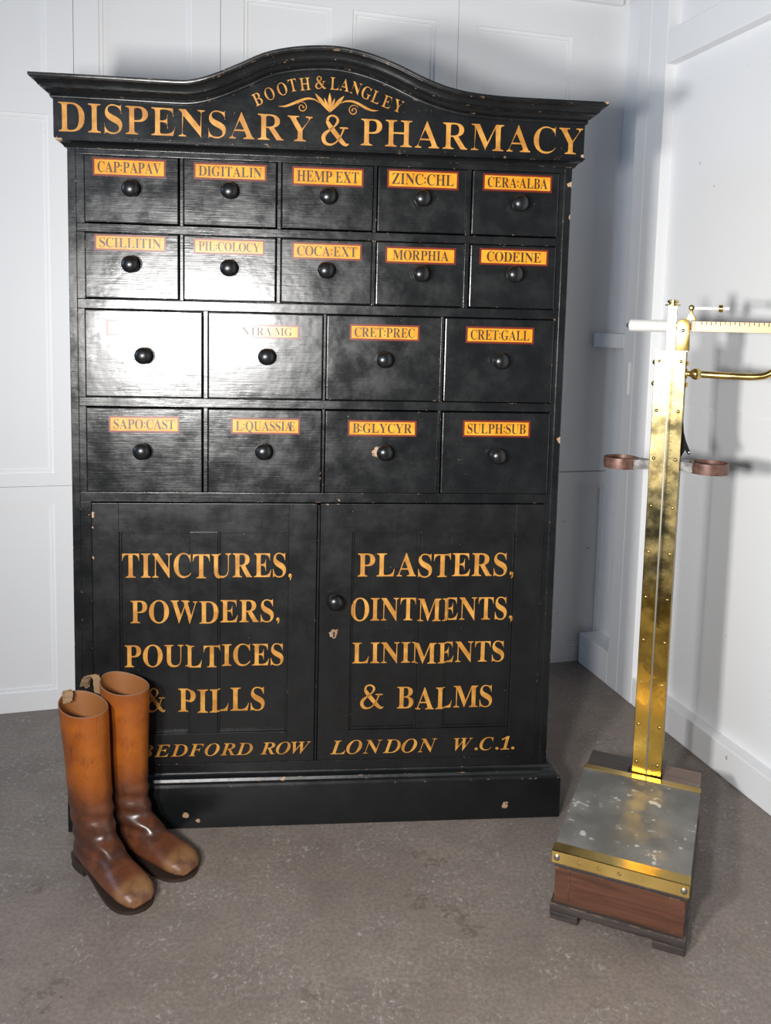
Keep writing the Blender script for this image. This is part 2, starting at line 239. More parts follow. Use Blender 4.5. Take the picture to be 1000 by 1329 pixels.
def glyph(ch, style, thin=0):
    k = (ch, style, thin)
    if k in _cache: return _cache[k]
    if ch == ' ': r = ([], 0, 190)
    elif ch in '.,:\'':
        cs = {'.': [(90, 75)], ',': [(90, 75)], ':': [(80, 150), (80, 430)], "'": [(80, 600)]}[ch]
        T = []
        for c in cs: T += disc(*c, {':': 60, '.': 74}.get(ch, 58))
        if ch in ",'": T += stroke([(110, cs[0][1], 62), (116, cs[0][1] - 60, 44), (84, cs[0][1] - 140, 10)], 3)
        r = (T, 0, 175)
    elif ch == '&':
        T = [tuple((x * 700, y * 690) for x, y in t) for t in stroke(AMP) + stroke(AMP2) + stroke(AMP3, 3)]
        r = (T, 0, 720)
    elif ch == 'Æ':
        a = glyph('A', style); e = glyph('E', style)
        T = [tuple((x * .9, y) for x, y in t) for t in a[0]] + [tuple((x * .85 + 330, y) for x, y in t) for t in e[0]]
        r = (T, 0, 330 + 560)
    else:
        key = ch.lower() if (style == 'I' and ch.lower() in GLYPHS and ch.isalpha()) else ch
        cs = [[tuple(map(int, p.split(','))) for p in c.split(' ')] for c in GLYPHS[key].split('|')]
        if style == 'I' and ch == '1': cs = [[(x + y * .2, y) for x, y in c] for c in cs]
        if thin:                                                          # lighter upright strokes
            q = []
            for c in cs:
                m = len(c); o = []
                for i, (x, y) in enumerate(c):
                    a, d = c[i - 1], c[(i + 1) % m]; l1 = sqrt((x - a[0]) ** 2 + (y - a[1]) ** 2) or 1; l2 = sqrt((d[0] - x) ** 2 + (d[1] - y) ** 2) or 1
                    n1 = (y - a[1]) / l1; n2 = (d[1] - y) / l2; nx = max(-1, min(1, n1 + n2)) if n1 * n2 >= 0 else 0
                    o.append((x + nx * thin * WIND, y))
                q.append(o)
            cs = q
        flat = [p for c in cs for p in c]
        tri = tessellate_polygon([[Vector((x, y, 0)) for x, y in c] for c in cs])
        x0 = min(p[0] for p in flat); x1 = max(p[0] for p in flat)
        if style == 'I': x0 += 40; x1 -= 30
        r = ([tuple(flat[i] for i in t) for t in tri], x0, x1 - x0)
    _cache[k] = r; return r
def layout(s, style='R', track=62, thin=0):
    """triangles per character, total width; base line 0, cap height 678"""
    x = 0; out = []
    for ch in s:
        T, x0, w = glyph(ch, style, thin)
        out.append([tuple((px - x0 + x, py) for px, py in t) for t in T]); x += w + track
    return out, x - track
def text(s, u0, u1, z0, z1, style='R', track=62, z1b=None, z0b=None, thin=0):
    """flat triangles (u, z) fitted in a box; a trailing comma hangs outside; z0b/z1b: heights at the right-hand end"""
    body = s.rstrip(','); chars, W = layout(s, style, track, thin); _, W = layout(body, style, track, thin); k = (u1 - u0) / W; T = []
    for ch in chars:
        for t in ch:
            q = []
            for x, y in t:
                f = x / W; a = z0 + ((z0b if z0b is not None else z0) - z0) * f; b = z1 + ((z1b if z1b is not None else z1) - z1) * f
                q.append((u0 + x * k, a + (b - a) * y / 678.0))
            T.append(q)
    return T
def flat_obj(tris, depth, name, mat, parent, cuts=()):
    """painted letters as thin flats facing -y; depth(u, z) gives the surface they are painted on, cuts the steps in it"""
    bm = bmesh.new()
    for t in tris:
        try:
            f = bm.faces.new([bm.verts.new((u, 0, z)) for u, z in t])
        except ValueError: pass
    for co, no in cuts:
        bmesh.ops.bisect_plane(bm, geom=bm.verts[:] + bm.edges[:] + bm.faces[:], plane_co=co, plane_no=no, dist=1e-7)
    b = BM(); b.flat = True
    for f in bm.faces:
        c = f.calc_center_median(); d = depth(c.x, c.z)
        vs = [b.bm.verts.new((v.co.x, d, v.co.z)) for v in f.verts]; g = b.bm.faces.new(vs); g.normal_update()
        if g.normal.y > 0: g.normal_flip()
    bm.free(); return b.done(name, mat, parent)

# ------------------------------------------------------------------ materials
def paint(name, grain=(6, 6, 330), g_str=0.35, r0=0.24, r1=0.40, chips=(), wear=0.62, base=(0.0045, 0.0050, 0.0055), speck=True, spec=0.5):
    t = NT(name)
    m = t.noise(1.0, 5, 0.6, t.mapping(grain)); m2 = t.noise(11, 5, .65)
    h = t.math('ADD', m, t.math('MULTIPLY', t.noise(1, 4, .6, t.mapping((14, 14, 60))), 1.1))
    nrm = t.bump(h, g_str, 0.0012)
    nrm = t.bump(t.noise(9, 3), 0.16, 0.01, nrm)
    rough = t.ramp(m2, 0.3, 0.72, r0, r1)
    e = t.ramp(t.edge(0.0045), 0.985, 0.90); chip = t.math('MULTIPLY', e, t.ramp(t.noise(38, 4, 0.7), wear, wear + 0.06))
    if speck: chip = t.math('MAXIMUM', chip, t.math('MULTIPLY', t.ramp(t.noise(210, 2), 0.735, 0.77), t.ramp(t.noise(7, 2), 0.5, 0.62)))
    if chips: chip = t.math('MAXIMUM', chip, t.spots(chips))
    under = t.mix(t.noise(60, 2), (0.30, 0.15, 0.06), (0.40, 0.31, 0.22))
    col = t.mix(chip, t.mix(m2, base, tuple(c * 1.5 for c in base)), under)
    return t.set(color=col, rough=t.math('MAXIMUM', rough, t.math('MULTIPLY', chip, 0.7)), normal=nrm, spec=spec)
CH = [(-.594, -.012, 1.603, .012), (-.535, -.01, .765, .010), (-.532, -.01, .735, .007), (-.530, -.01, .665, .008), (-.533, -.01, .70, .006), (-.535, -.01, .60, .006),
      (.012, -.01, .797, .008), (.035, -.01, .800, .010), (-.02, -.01, .797, .006), (.573, -.0, 1.555, .010), (.573, 0, 1.48, .009), (.573, 0, .95, .010),
      (-.315, -.024, .034, .009), (-.285, -.022, .020, .006), (.465, -.022, .036, .009), (-.088, -.020, .119, .009), (.127, -.010, .919, .011), (.034, -.008, .474, .011), (.625, -.06, 1.729, .007),
      (-.50, -.01, 1.03, .006), (.588, -.02, 1.616, .005)]
M_case = paint('black_case_paint', spec=0.6, r0=.19, r1=.34, g_str=.22, chips=CH[:12], wear=0.60)
M_door = paint('black_door_paint', grain=(180, 180, 4), g_str=0.14, r0=0.25, r1=0.38, chips=CH[1:9] + CH[17:18], wear=0.66, base=(0.0052, 0.0055, 0.0058))
M_drawer = paint('black_drawer_paint', spec=0.62, g_str=0.21, r0=0.18, r1=0.33, chips=[CH[16]], wear=0.63)
M_corn = paint('black_cornice_paint', grain=(6, 6, 60), g_str=0.08, spec=.5, r0=0.22, r1=0.33, chips=CH[18:21] + CH[0:1], wear=0.60)
M_plinth = paint('black_plinth_paint', g_str=0.14, r0=0.30, r1=0.42, chips=CH[12:16], wear=0.60)
M_knob = paint('black_knob_paint', g_str=0.03, r0=0.27, r1=0.34, wear=0.9, speck=False)
def gold_paint(name, a, b, rough=0.42):
    t = NT(name); n = t.noise(26, 3); return t.set(color=t.mix(t.ramp(n, .35, .68), a, b), rough=rough, normal=t.bump(t.noise(1, 4, .6, t.mapping((6, 6, 200))), .15, .0008))
M_gold = gold_paint('gold_letter_paint', (0.36, 0.150, 0.022), (0.52, 0.255, 0.048))
M_field = gold_paint('amber_label_paint', (0.52, 0.215, 0.012), (0.62, 0.29, 0.026), 0.27)
M_border = plain('red_label_border_paint', (0.13, 0.014, 0.007), 0.32)
M_ink = plain('dark_label_ink', (0.035, 0.016, 0.006), 0.4)
M_dark = plain('keyhole_dark', (0.004, 0.004, 0.004), 0.8)
def white_paint():
    t = NT('white_wall_paint'); n = t.noise(1.7, 3)
    col = t.mix(n, (0.76, 0.765, 0.775), (0.81, 0.815, 0.82))
    col = t.mix(t.math('MULTIPLY', t.ramp(t.noise(34, 2), 0.765, 0.80), .7), col, (0.22, 0.21, 0.20))
    nrm = t.bump(t.noise(1, 3, .5, t.mapping((90, 90, 5))), .06, .002)
    return t.set(color=col, rough=0.5, normal=t.bump(t.noise(11, 3), .05, .01, nrm), spec=.35)
M_white = white_paint()
STAINS = [(.074, 1.72, 0, .016), (.103, 1.701, 0, .018), (.140, 1.676, 0, .014), (.178, 1.652, 0, .022), (.200, 1.614, 0, .020), (.104, 1.86, 0, .016), (.133, 1.833, 0, .020), (-.116, 1.443, 0, .018), (-.589, 1.425, 0, .026), (-.725, 1.704, 0, .018)]
def floor_mat():
    t = NT('worn_concrete_paint')
    c = t.mix(t.ramp(t.noise(2.6, 4), .3, .7), (0.190, 0.155, 0.132), (0.245, 0.205, 0.176))
    c = t.mix(t.math('MULTIPLY', t.ramp(t.noise(9, 6, .7), .45, .72), .45), c, (0.13, 0.11, 0.098))
    v = t.mapping((75, 55, 40)); pale = t.math('MULTIPLY', t.ramp(t.noise(1, 6, .85, v, .4), .54, .62), t.ramp(t.noise(5.5, 4), .42, .62))
    c = t.mix(t.math('MULTIPLY', pale, .75), c, (0.44, 0.435, 0.425))
    dk = t.math('MULTIPLY', t.ramp(t.noise(19, 5, .7, None, .8), .62, .72), t.ramp(t.noise(2.1, 2), .55, .66))
    c = t.mix(t.math('MULTIPLY', dk, .7), c, (0.055, 0.045, 0.038))
    c = t.mix(t.ramp(t.noise(80, 3), .72, .76), c, (0.5, 0.49, 0.47))
    c = t.mix(t.math('MULTIPLY', t.math('MULTIPLY', t.spots(STAINS, 2.2, 34), t.ramp(t.noise(60, 4, .7), .38, .56)), .62), c, (0.100, 0.074, 0.055))
    c = t.mix(t.ramp(t.noise(95, 4, .7), .35, .65, 0, .5), c, (0.10, 0.083, 0.072))
    return t.set(color=c, rough=t.ramp(t.noise(7, 4), .3, .7, .42, .62), normal=t.bump(t.noise(30, 5, .6), .25, .003), spec=.4)
M_floor = floor_mat()
def brass(name, r0=.16, r1=.34, tarnish=.5, dent=0.05, tall=False):
    t = NT(name); n = t.ramp(t.noise(13, 5, .65), .38, .64)
    up = t.math('MULTIPLY', n, tarnish)
    if tall:                                                              # the shaft has been polished low down only
        sep = t.n.new('ShaderNodeSeparateXYZ'); t.link(t.tc, sep.inputs[0]); hi = t.ramp(t.math('ADD', sep.outputs['Z'], t.math('MULTIPLY', t.noise(9, 3), .25)), .64 * S, .80 * S)
        up = t.math('MULTIPLY', t.math('ADD', t.math('MULTIPLY', hi, .85), .15), n)
        c = t.mix(up, t.mix(hi, (0.36, 0.225, 0.045), (0.30, 0.225, 0.095)), (0.15, 0.125, 0.06))
    else: c = t.mix(up, (0.72, 0.50, 0.16), (0.26, 0.24, 0.11))
    c = t.mix(t.math('MULTIPLY', t.ramp(t.noise(60, 3), .62, .72), .5 * tarnish), c, (0.07, 0.07, 0.045))
    return t.set(color=c, metal=1.0, rough=t.ramp(t.noise(17, 4), .3, .7, r0, r1), normal=t.bump(t.noise(14, 2), dent, .01))
M_brass = brass('aged_brass'); M_brass_bright = brass('polished_brass', .15, .26, .15, .03); M_brass_col = brass('tarnished_column_brass', .18, .36, .75, .05, True)
def wood(name, a, b, rough=.45):
    t = NT(name); n = t.noise(1, 5, .6, t.mapping((4, 40, 60)), 1.2); c = t.mix(t.ramp(n, .3, .7), a, b)
    c = t.mix(t.math('MULTIPLY', t.ramp(t.edge(.004), .985, .9), t.ramp(t.noise(40, 3), .5, .6)), c, (.22, .13, .07))
    return t.set(color=c, rough=rough, normal=t.bump(n, .1, .002))
M_wood = wood('mahogany', (0.060, 0.022, 0.012), (0.115, 0.043, 0.022)); M_wood_dark = wood('dark_edge_wood', (0.025, 0.020, 0.018), (0.055, 0.042, 0.036), .5)
M_wood_pale = wood('faded_wood', (0.12, 0.078, 0.062), (0.20, 0.14, 0.115), .5)
def lead():
    t = NT('worn_zinc_sheet'); c = t.mix(t.ramp(t.noise(6, 4), .35, .65), (0.15, 0.147, 0.132), (0.25, 0.243, 0.22))
    s = t.math('MULTIPLY', t.ramp(t.noise(36, 4), .60, .68), t.ramp(t.noise(6, 2), .40, .52)); c = t.mix(s, c, (0.62, 0.61, 0.57))
    return t.set(color=c, metal=.45, rough=t.ramp(t.noise(15, 4), .3, .7, .44, .62), normal=t.bump(t.noise(18, 4), .18, .004))
M_zinc = lead()
M_beam = plain('coppery_beam_metal', (0.32, 0.215, 0.125), .46, 1.0); M_steel = plain('dull_steel', (0.42, 0.41, 0.39), .35, 1.0); M_rule = plain('grey_rule_metal', (0.22, 0.21, 0.18), .5, 1.0); M_nickel = plain('satin_nickel', (0.92, 0.91, 0.87), .50, .45); M_iron = plain('black_iron', (0.006, 0.0055, 0.005), .7, 0.0, .12)
def ring_mat():
    t = NT('copper_brown_band'); c = t.mix(t.ramp(t.noise(30, 4), .4, .65), (0.075, 0.032, 0.021), (0.15, 0.078, 0.058)); return t.set(color=c, metal=.35, rough=.45)
M_ring = ring_mat()
def grey_mat():
    t = NT('grey_arm_metal'); c = t.mix(t.ramp(t.noise(50, 4), .4, .65), (0.19, 0.18, 0.175), (0.40, 0.385, 0.37)); return t.set(color=c, metal=.4, rough=.45)
M_arm = grey_mat()
def leather():
    t = NT('tan_boot_leather')
    sep = t.n.new('ShaderNodeSeparateXYZ'); t.link(t.tc, sep.inputs[0]); z = sep.outputs['Z']; x = sep.outputs['X']
    zz = t.math('ADD', z, t.math('MULTIPLY', t.math('SUBTRACT', t.noise(11, 4), .5), .10))
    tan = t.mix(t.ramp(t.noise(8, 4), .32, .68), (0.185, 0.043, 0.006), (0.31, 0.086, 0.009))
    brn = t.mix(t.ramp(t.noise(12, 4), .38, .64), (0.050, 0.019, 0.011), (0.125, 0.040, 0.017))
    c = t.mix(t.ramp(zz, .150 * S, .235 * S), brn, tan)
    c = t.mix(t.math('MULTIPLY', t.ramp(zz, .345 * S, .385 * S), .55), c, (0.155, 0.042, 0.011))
    toe = t.math('MULTIPLY', t.ramp(x, .138 * S, .175 * S), t.ramp(t.noise(16, 4), .34, .6)); c = t.mix(t.math('MULTIPLY', toe, .78), c, (0.235, 0.125, 0.052))
    c = t.mix(t.math('MULTIPLY', t.ramp(t.noise(1, 5, .7, t.mapping((60, 60, 24)), 1.0), .56, .70), .55), c, (0.045, 0.018, 0.010))
    cr = t.noise(1, 3, .5, t.mapping((12, 12, 46)), .8)
    nrm = t.bump(t.noise(120, 3), .10, .001); nrm = t.bump(cr, .22, .004, nrm)
    return t.set(color=c, rough=t.ramp(t.noise(14, 4), .3, .7, .27, .45), normal=nrm, spec=.5)
M_leather = leather()
M_lining = plain('boot_lining_leather', (0.22, 0.080, 0.020), .6); M_rim = plain('worn_boot_rim', (0.20, 0.12, 0.08), .7)
M_sole = plain('dark_sole_leather', (0.028, 0.017, 0.012), .5); M_strap = plain('frayed_webbing', (0.24, 0.15, 0.08), .9)

# ------------------------------------------------------------------ the room
WA = radians(15.581); WO = Vector((0, 2.8273, 0)); WE = Vector((cos(WA), sin(WA), 0)); WN = Vector((sin(WA), -cos(WA), 0))
RA = radians(105.673); RO = Vector((0.87262, 2.5, 0)); RE = Vector((cos(RA), sin(RA), 0)); RN = Vector((-sin(RA), cos(RA), 0))
def fW(u, d, z): return WO + WE * u + WN * d + Vector((0, 0, z))        # back wall: along, out into the room, up
def fR(t, d, z): return RO + RE * t + RN * d + Vector((0, 0, z))        # right wall
def holes_grid(b, u0, u1, z0, z1, holes, d0, d1, fn, bev=.0022):
    us = sorted({u0, u1, *[h[0] for h in holes], *[h[1] for h in holes]})
    for a, c in zip(us, us[1:]):
        hs = sorted([h for h in holes if h[0] <= a + 1e-6 and h[1] >= c - 1e-6], key=lambda h: h[2]); z = z0
        for h in hs:
            if h[2] > z: b.box(a, c, d0, d1, z, h[2], 0, fn)
            z = h[3]
        if z < z1: b.box(a, c, d0, d1, z, z1, 0, fn)
b = BM(); b.box(-3.2, 2.4, -1.3, 3.9, -.06, 0); b.done('floor', M_floor, kind='structure')
b = BM(); b.box(-2.7, .93, -.07, -.010, -.03, 2.8, 0, fW)               # panelled cupboard wall behind everything
leaves = [(-2.7, -1.4008), (-1.3992, -.9658), (-.9642, -.5458), (-.5442, .2152), (.2168, .90)]
panels = [[(-1.95, -1.46)], [(-1.33, -1.038)], [(-.895, -.63)], [(-.475, -.203), (-.136, .140)], [(.283, .624)]]
for (a, c), ps in zip(leaves, panels):
    ext = .85 if c == .90 else c
    lo = [(p[0], p[1], .060, .655) for p in ps]; hi = [(p[0], p[1], .744, 1.800) for p in ps] + [(p[0], p[1], 1.870, 2.195) for p in ps]
    if c == .90: lo.append((.694, .828, .060, .655)); hi = [(.283, .624, .744, 2.195)]
    holes_grid(b, a, ext, -.03, .7052, lo, -.010, 0, fW); holes_grid(b, a, ext, .7088, 2.8, hi, -.010, 0, fW)
    for h in lo + hi:                                                     # a low bead inside each panel
        u0, u1, z0, z1 = h; k = .012
        for q in ((u0, u0 + k, z0, z1), (u1 - k, u1, z0, z1), (u0 + k, u1 - k, z0, z0 + k), (u0 + k, u1 - k, z1 - k, z1)):
            b.box(q[0], q[1], -.010, -.006, q[2], q[3], 0, fW)
b.done('wall_back', M_white, kind='structure')
b = BM(); b.box(-.25, .80, 0, .022, 2.312, 2.60, .003, fW); b.box(-.25, .79, .022, .030, 2.335, 2.60, .003, fW); b.done('trim_1', M_white, kind='structure')
b = BM()
b.box(.10, .72, -.16, -.08, -.03, 2.8, 0, fR)                           # back of the narrow niche by the corner
b.box(-3.4, .20, -.12, -.040, -.03, 2.8, 0, fR)                         # sunk panels
b.box(-3.4, .185, -.040, -.034, 1.0, 2.03, .001, fR)                      # the upper board of the big panel stands a hair proud
b.box(.182, .2715, -.10, 0, -.0, 2.8, .003, fR); b.box(.2735, .338, -.10, 0, -.0, 2.8, .003, fR)
b.box(-3.4, .181, -.06, 0, 2.020, 2.117, .003, fR)
b.done('wall_right', M_white, kind='structure')
b = BM(); b.box(-3.4, .1815, -.06, 0, 0, .091, .004, fR); b.box(.3385, .538, -.085, 0, 0, .113, .004, fR); b.done('baseboard_right', M_white, kind='structure')
b = BM(); b.box(.3385, .538, -.085, 0, 1.154, 1.203, .004, fR); b.done('trim_2', M_white, kind='structure')
b = BM(); b.box(.292, .305, -.002, .007, 1.006, 1.112, .001, fR); b.done('trim_3', M_white, kind='structure')

# ------------------------------------------------------------------ pharmacy cabinet
CAB = thing('pharmacy_cabinet', 'tall black painted pharmacy cabinet of drawers with gold lettering and an arched top', 'cabinet', (-.14568, 1.98904, 0), radians(5.3725))
hw = .5735                                                               # u = x + .575
def X(u): return u - .575
DEPTH = .36
ROWS = [[(.038, .243), (.255, .461), (.474, .680), (.692, .896), (.911, 1.114)]] * 2 + [[(.036, .296), (.310, .571), (.581, .846), (.857, 1.117)]] * 2
ZR = [(1.432, 1.577), (1.264, 1.408), (1.041, 1.237), (.820, 1.015)]
b = BM()
b.box(X(0), X(.018), 0, DEPTH, 0, 1.60, .0015); b.box(X(1.129), X(1.147), 0, DEPTH, 0, 1.60, .0015); b.box(X(.018), X(1.129), DEPTH - .012, DEPTH, .1, 1.60)
b.box(X(.018), X(1.129), 0, DEPTH - .012, 1.5795, 1.60, .001)
zs = [(1.4105, 1.4295), (1.2395, 1.2615), (1.0175, 1.0385), (.7945, .8175)]
for z0, z1 in zs: b.box(X(.018), X(1.129), 0, DEPTH - .012, z0, z1, .0015)
bounds = [(1.4295, 1.5795), (1.2615, 1.4105), (1.0385, 1.2395), (.8175, 1.0175)]
for row, (z0, z1) in zip(ROWS, bounds):
    e = [(.018, row[0][0] - .0022)] + [(a[1] + .0022, c[0] - .0022) for a, c in zip(row, row[1:])] + [(row[-1][1] + .0022, 1.129)]
    for u0, u1 in e: b.box(X(u0), X(u1), .0005, .05, z0, z1, .001)
b.box(X(.018), X(.0425), 0, .05, .152, .7945, .001); b.box(X(1.1145), X(1.129), 0, .05, .152, .7945, .001); b.box(X(.018), X(1.129), 0, DEPTH - .012, .10, .152, .0015)
b.done('carcass', M_case, CAB)
b = BM(); b.box(X(-.015), X(1.180), -.024, DEPTH, 0, .104, .003)
pl = [(-.024, .104), (-.022, .110), (-.016, .113), (-.013, .119), (-.006, .122), (-.002, .128), (.004, .128), (.004, .104)]
def sweep(b, path, prof, cap=True, closed_profile=True):
    """path: list of (point, out, up) vectors, prof: (o, h)"""
    rows = [[b.bm.verts.new(p + o * a + u * h) for a, h in prof] for p, o, u in path]; n = len(prof)
    for r, q in zip(rows, rows[1:]):
        for k in range(n if closed_profile else n - 1): b.bm.faces.new((r[k], r[(k + 1) % n], q[(k + 1) % n], q[k]))
    if cap:
        b.bm.faces.new(rows[0]); b.bm.faces.new(rows[-1])
Z = Vector((0, 0, 1))
def ring_path(u0, u1, y0, z): return [(Vector((X(u0), DEPTH, z)), Vector((-1, 0, 0)), Z), (Vector((X(u0), y0, z)), Vector((-1, -1, 0)), Z), (Vector((X(u1), y0, z)), Vector((1, -1, 0)), Z), (Vector((X(u1), DEPTH, z)), Vector((1, 0, 0)), Z)]
sweep(b, ring_path(.010, 1.154, 0, 0), [(-y, z) for y, z in pl])
b.done('plinth', M_plinth, CAB, 35)
# frieze board with the arched crest
arch = [(-.022, 1.691), (.10, 1.690), (.18, 1.689), (.255, 1.6885), (.287, 1.6915), (.322, 1.701), (.3613, 1.7165), (.405, 1.7365), (.4485, 1.757), (.4925, 1.7685), (.5365, 1.7745), (.581, 1.7765), (.6255, 1.772),
        (.670, 1.7615), (.7155, 1.7455), (.761, 1.726), (.807, 1.7095), (.855, 1.6975), (.90, 1.6915), (.9668, 1.6875), (1.06, 1.6865), (1.165, 1.686)]
ap = [Vector((X(p.x), 0, p.y)) for p in crom([(a, c, 0) for a, c in arch], 3)]
FY = -.022
crest = [(X(-.022), 1.612)] + [(p.x, p.z + .030) for p in ap] + [(X(1.165), 1.612)]
b = BM(); b.poly_prism(crest, FY, .0, 0); b.box(X(-.022), X(-.002), .0, DEPTH, 1.612, 1.715); b.box(X(1.145), X(1.165), .0, DEPTH, 1.612, 1.715); b.box(X(-.002), X(1.145), .0, DEPTH, 1.700, 1.715)
frieze = b.done('frieze', M_corn, CAB)
b = BM()
prof = [(0, 0), (.0035, .0005), (.0055, .003), (.0055, .006), (.004, .0085), (.0075, .0095), (.0105, .012), (.0130, .0155), (.0165, .0180), (.0200, .0192), (.0200, .0215), (.0245, .0220), (.0262, .0255), (.0290, .0295), (.0325, .0325),
        (.0355, .0342), (.0375, .0345), (.0385, .0365), (.0400, .0370), (.0405, .0378), (.0405, .0435), (.0, .0435)]
path = [(Vector((X(-.022), DEPTH, ap[0].z)), Vector((-1, 0, 0)), Z)]
for i, p in enumerate(ap):
    d = (ap[min(i + 1, len(ap) - 1)] - ap[max(i - 1, 0)]).normalized(); n = Vector((-d.z, 0, d.x)); o = Vector((0, -1, 0)); q = Vector((p.x, FY, p.z))
    if i == 0: path.append((q, Vector((-1, -1, 0)), Z))
    elif i == len(ap) - 1: path.append((q, Vector((1, -1, 0)), Z))
    else: path.append((q, o, n))
path.append((Vector((X(1.165), DEPTH, ap[-1].z)), Vector((1, 0, 0)), Z))
sweep(b, path, prof)
b.done('cornice', M_corn, CAB, 40)
b = BM()
sweep(b, ring_path(0, 1.147, 0, 1.592), [(0, 0), (.004, 0), (.006, .003), (.010, .008), (.016, .0115), (.019, .013), (.019, .0165), (.0215, .0170), (.0215, .0200), (0, .0200)])
b.done('bed_moulding', M_corn, CAB, 40)
T = text('DISPENSARY', X(-.011), X(.5405), 1.622, 1.6845, z0b=1.6225, z1b=1.6765, thin=20, track=85) + text('PHARMACY', X(.649), X(1.1605), 1.6195, 1.6775, thin=20, track=85) + text('&', X(.5615), X(.6225), 1.6165, 1.6815)
arcp = [(.4183, 1.7094), (.4443, 1.7221), (.4719, 1.7337), (.4953, 1.7428), (.5223, 1.7467), (.5569, 1.7514), (.5885, 1.7506), (.6114, 1.7490), (.6361, 1.7425), (.6602, 1.7341), (.6822, 1.7255), (.7068, 1.7165), (.7320, 1.7088)]
ap2 = [Vector((X(u), z, 0)) for u, z in arcp]
for i, ch in enumerate('BOOTH&LANGLEY'):
    d = (ap2[min(i + 1, 12)] - ap2[max(i - 1, 0)]).normalized(); n = Vector((-d.y, d.x, 0)); g, x0, w = glyph(ch, 'R', 22); kh = .0265 / 678; kw = kh * .84
    for t in g: T.append([((ap2[i] + d * (px - x0 - w / 2) * kw + n * (py - 339) * kh).x, (ap2[i] + d * (px - x0 - w / 2) * kw + n * (py - 339) * kh).y) for px, py in t])
def O(*p): return [(X(u), z, w) for u, z, w in p]
for tip, w in (((.5454, 1.7275), .0085), ((.5653, 1.7193), .0055), ((.5777, 1.7302), .0075), ((.589, 1.7185), .0055), ((.6095, 1.7250), .0085)):
    bs = (.5784, 1.6880); m = ((tip[0] * .6 + bs[0] * .4), (tip[1] * .6 + bs[1] * .4))
    T += stroke(O((*bs, .001), (*m, w), (*tip, .0005)), 6)
T += stroke(O((.5556, 1.7073, .001), (.5436, 1.7144, .003), (.5279, 1.7156, .0045), (.5102, 1.7098, .0055), (.4946, 1.7026, .0055), (.479, 1.6969, .004), (.4641, 1.6963, .0006)), 5)
T += stroke(O((.6011, 1.7082, .001), (.6129, 1.7134, .003), (.6287, 1.7141, .0045), (.6448, 1.7083, .0055), (.6589, 1.7012, .0055), (.6729, 1.6965, .004), (.6869, 1.6967, .0006)), 5)
for cx, cz, sg in ((.5165, 1.6965, 1), (.6315, 1.6945, -1)):
    sp = [];
    for k in range(15):
        a = radians(150 - k * 36) if sg > 0 else radians(30 + k * 36); r = .0125 - k * .00068; sp.append((cx + r * cos(a), cz + r * sin(a), .0008 + .0016 * sin(pi * k / 14)))
    T += stroke(O(*sp), 3) + disc(X(sp[-1][0]), sp[-1][1], .0022)
flat_obj(T, lambda u, z: FY - .0006, 'lettering', M_gold, frieze)
# drawers
DR = [('CAP:PAPAV', .057, .216, 1.532, 1.572, .143, 1.504), ('DIGITALIN', .277, .439, 1.533, 1.570, .358, 1.507), ('HEMP EXT', .496, .658, 1.528, 1.570, .577, 1.503), ('ZINC:CHL', .712, .877, 1.530, 1.572, .791, 1.506),
      ('CERA:ALBA', .934, 1.097, 1.532, 1.571, 1.018, 1.503), ('SCILLITIN', .059, .216, 1.369, 1.405, .141, 1.339), ('PIL:COLOCY', .277, .436, 1.368, 1.403, .357, 1.337), ('COCA:EXT', .498, .657, 1.363, 1.401, .575, 1.338),
      ('MORPHIA', .712, .876, 1.360, 1.398, .793, 1.336), ('CODEINE', .932, 1.095, 1.363, 1.401, 1.011, 1.341), ('', .083, .239, 1.180, 1.216, .168, 1.136), ('NTRA:MG', .357, .517, 1.180, 1.212, .443, 1.139),
      ('CRET:PREC', .633, .796, 1.181, 1.218, .713, 1.137), ('CRET:GALL', .906, 1.069, 1.180, 1.219, .986, 1.139), ('SAPO:CAST', .086, .245, .959, .997, .163, .918), ("L:QUASSIÆ", .362, .521, .958, .996, .438, .920),
      ('B:GLYCYR', .633, .795, .956, .994, .719, .920), ('SULPH:SUB', .906, 1.069, .957, .997, .988, .914)]
cells = [(u, z) for row, z in zip(ROWS, ZR) for u in row]
def knob(parent, u, z, y, k=1.0):
    b = BM(); b.lathe([(.0095, 0), (.0100, .002), (.0085, .006), (.0085, .011), (.0125, .0135), (.0172, .018), (.0192, .0235), (.0185, .029), (.0150, .0340), (.0095, .0370), (.0042, .0383), (0, .0386)], (X(u), y, z), (0, -1, 0), 28)
    return b.done('knob', M_knob, parent, 50)
for (w, a, c, z0, z1, ku, kz), ((u0, u1), (d0, d1)) in zip(DR, cells):
    b = BM(); b.box(X(u0), X(u1), -.0085, .012, d0, d1, .0022); b.box(X(u0) + .006, X(u1) - .006, .012, .30, d0 + .006, d1 - .012)
    d = b.done('drawer', M_drawer, CAB); d['label'] = ('black drawer with amber label lettered ' + w) if w else 'black drawer whose label is lost in glare'
    y = -.0085; k = .0042
    b = BM(); b.box(X(a), X(c), y - .0005, y + .0002, z0, z1); b.box(X(a) + k, X(c) - k, y - .0009, y - .0004, z0 + k, z1 - k, mat=1); b.done('label', None, d, mats=[M_border, M_field])
    if w:
        h = z1 - z0; fill = .011 if len(w) > 7 else .017
        flat_obj(text(w, X(a) + fill + (.012 if w[0] == 'N' else 0), X(c) - fill, z0 + h * .215, z0 + h * .795, track=45, thin=8), lambda u, z: y - .0013, 'lettering', M_ink, d)
    knob(d, ku, kz, y)
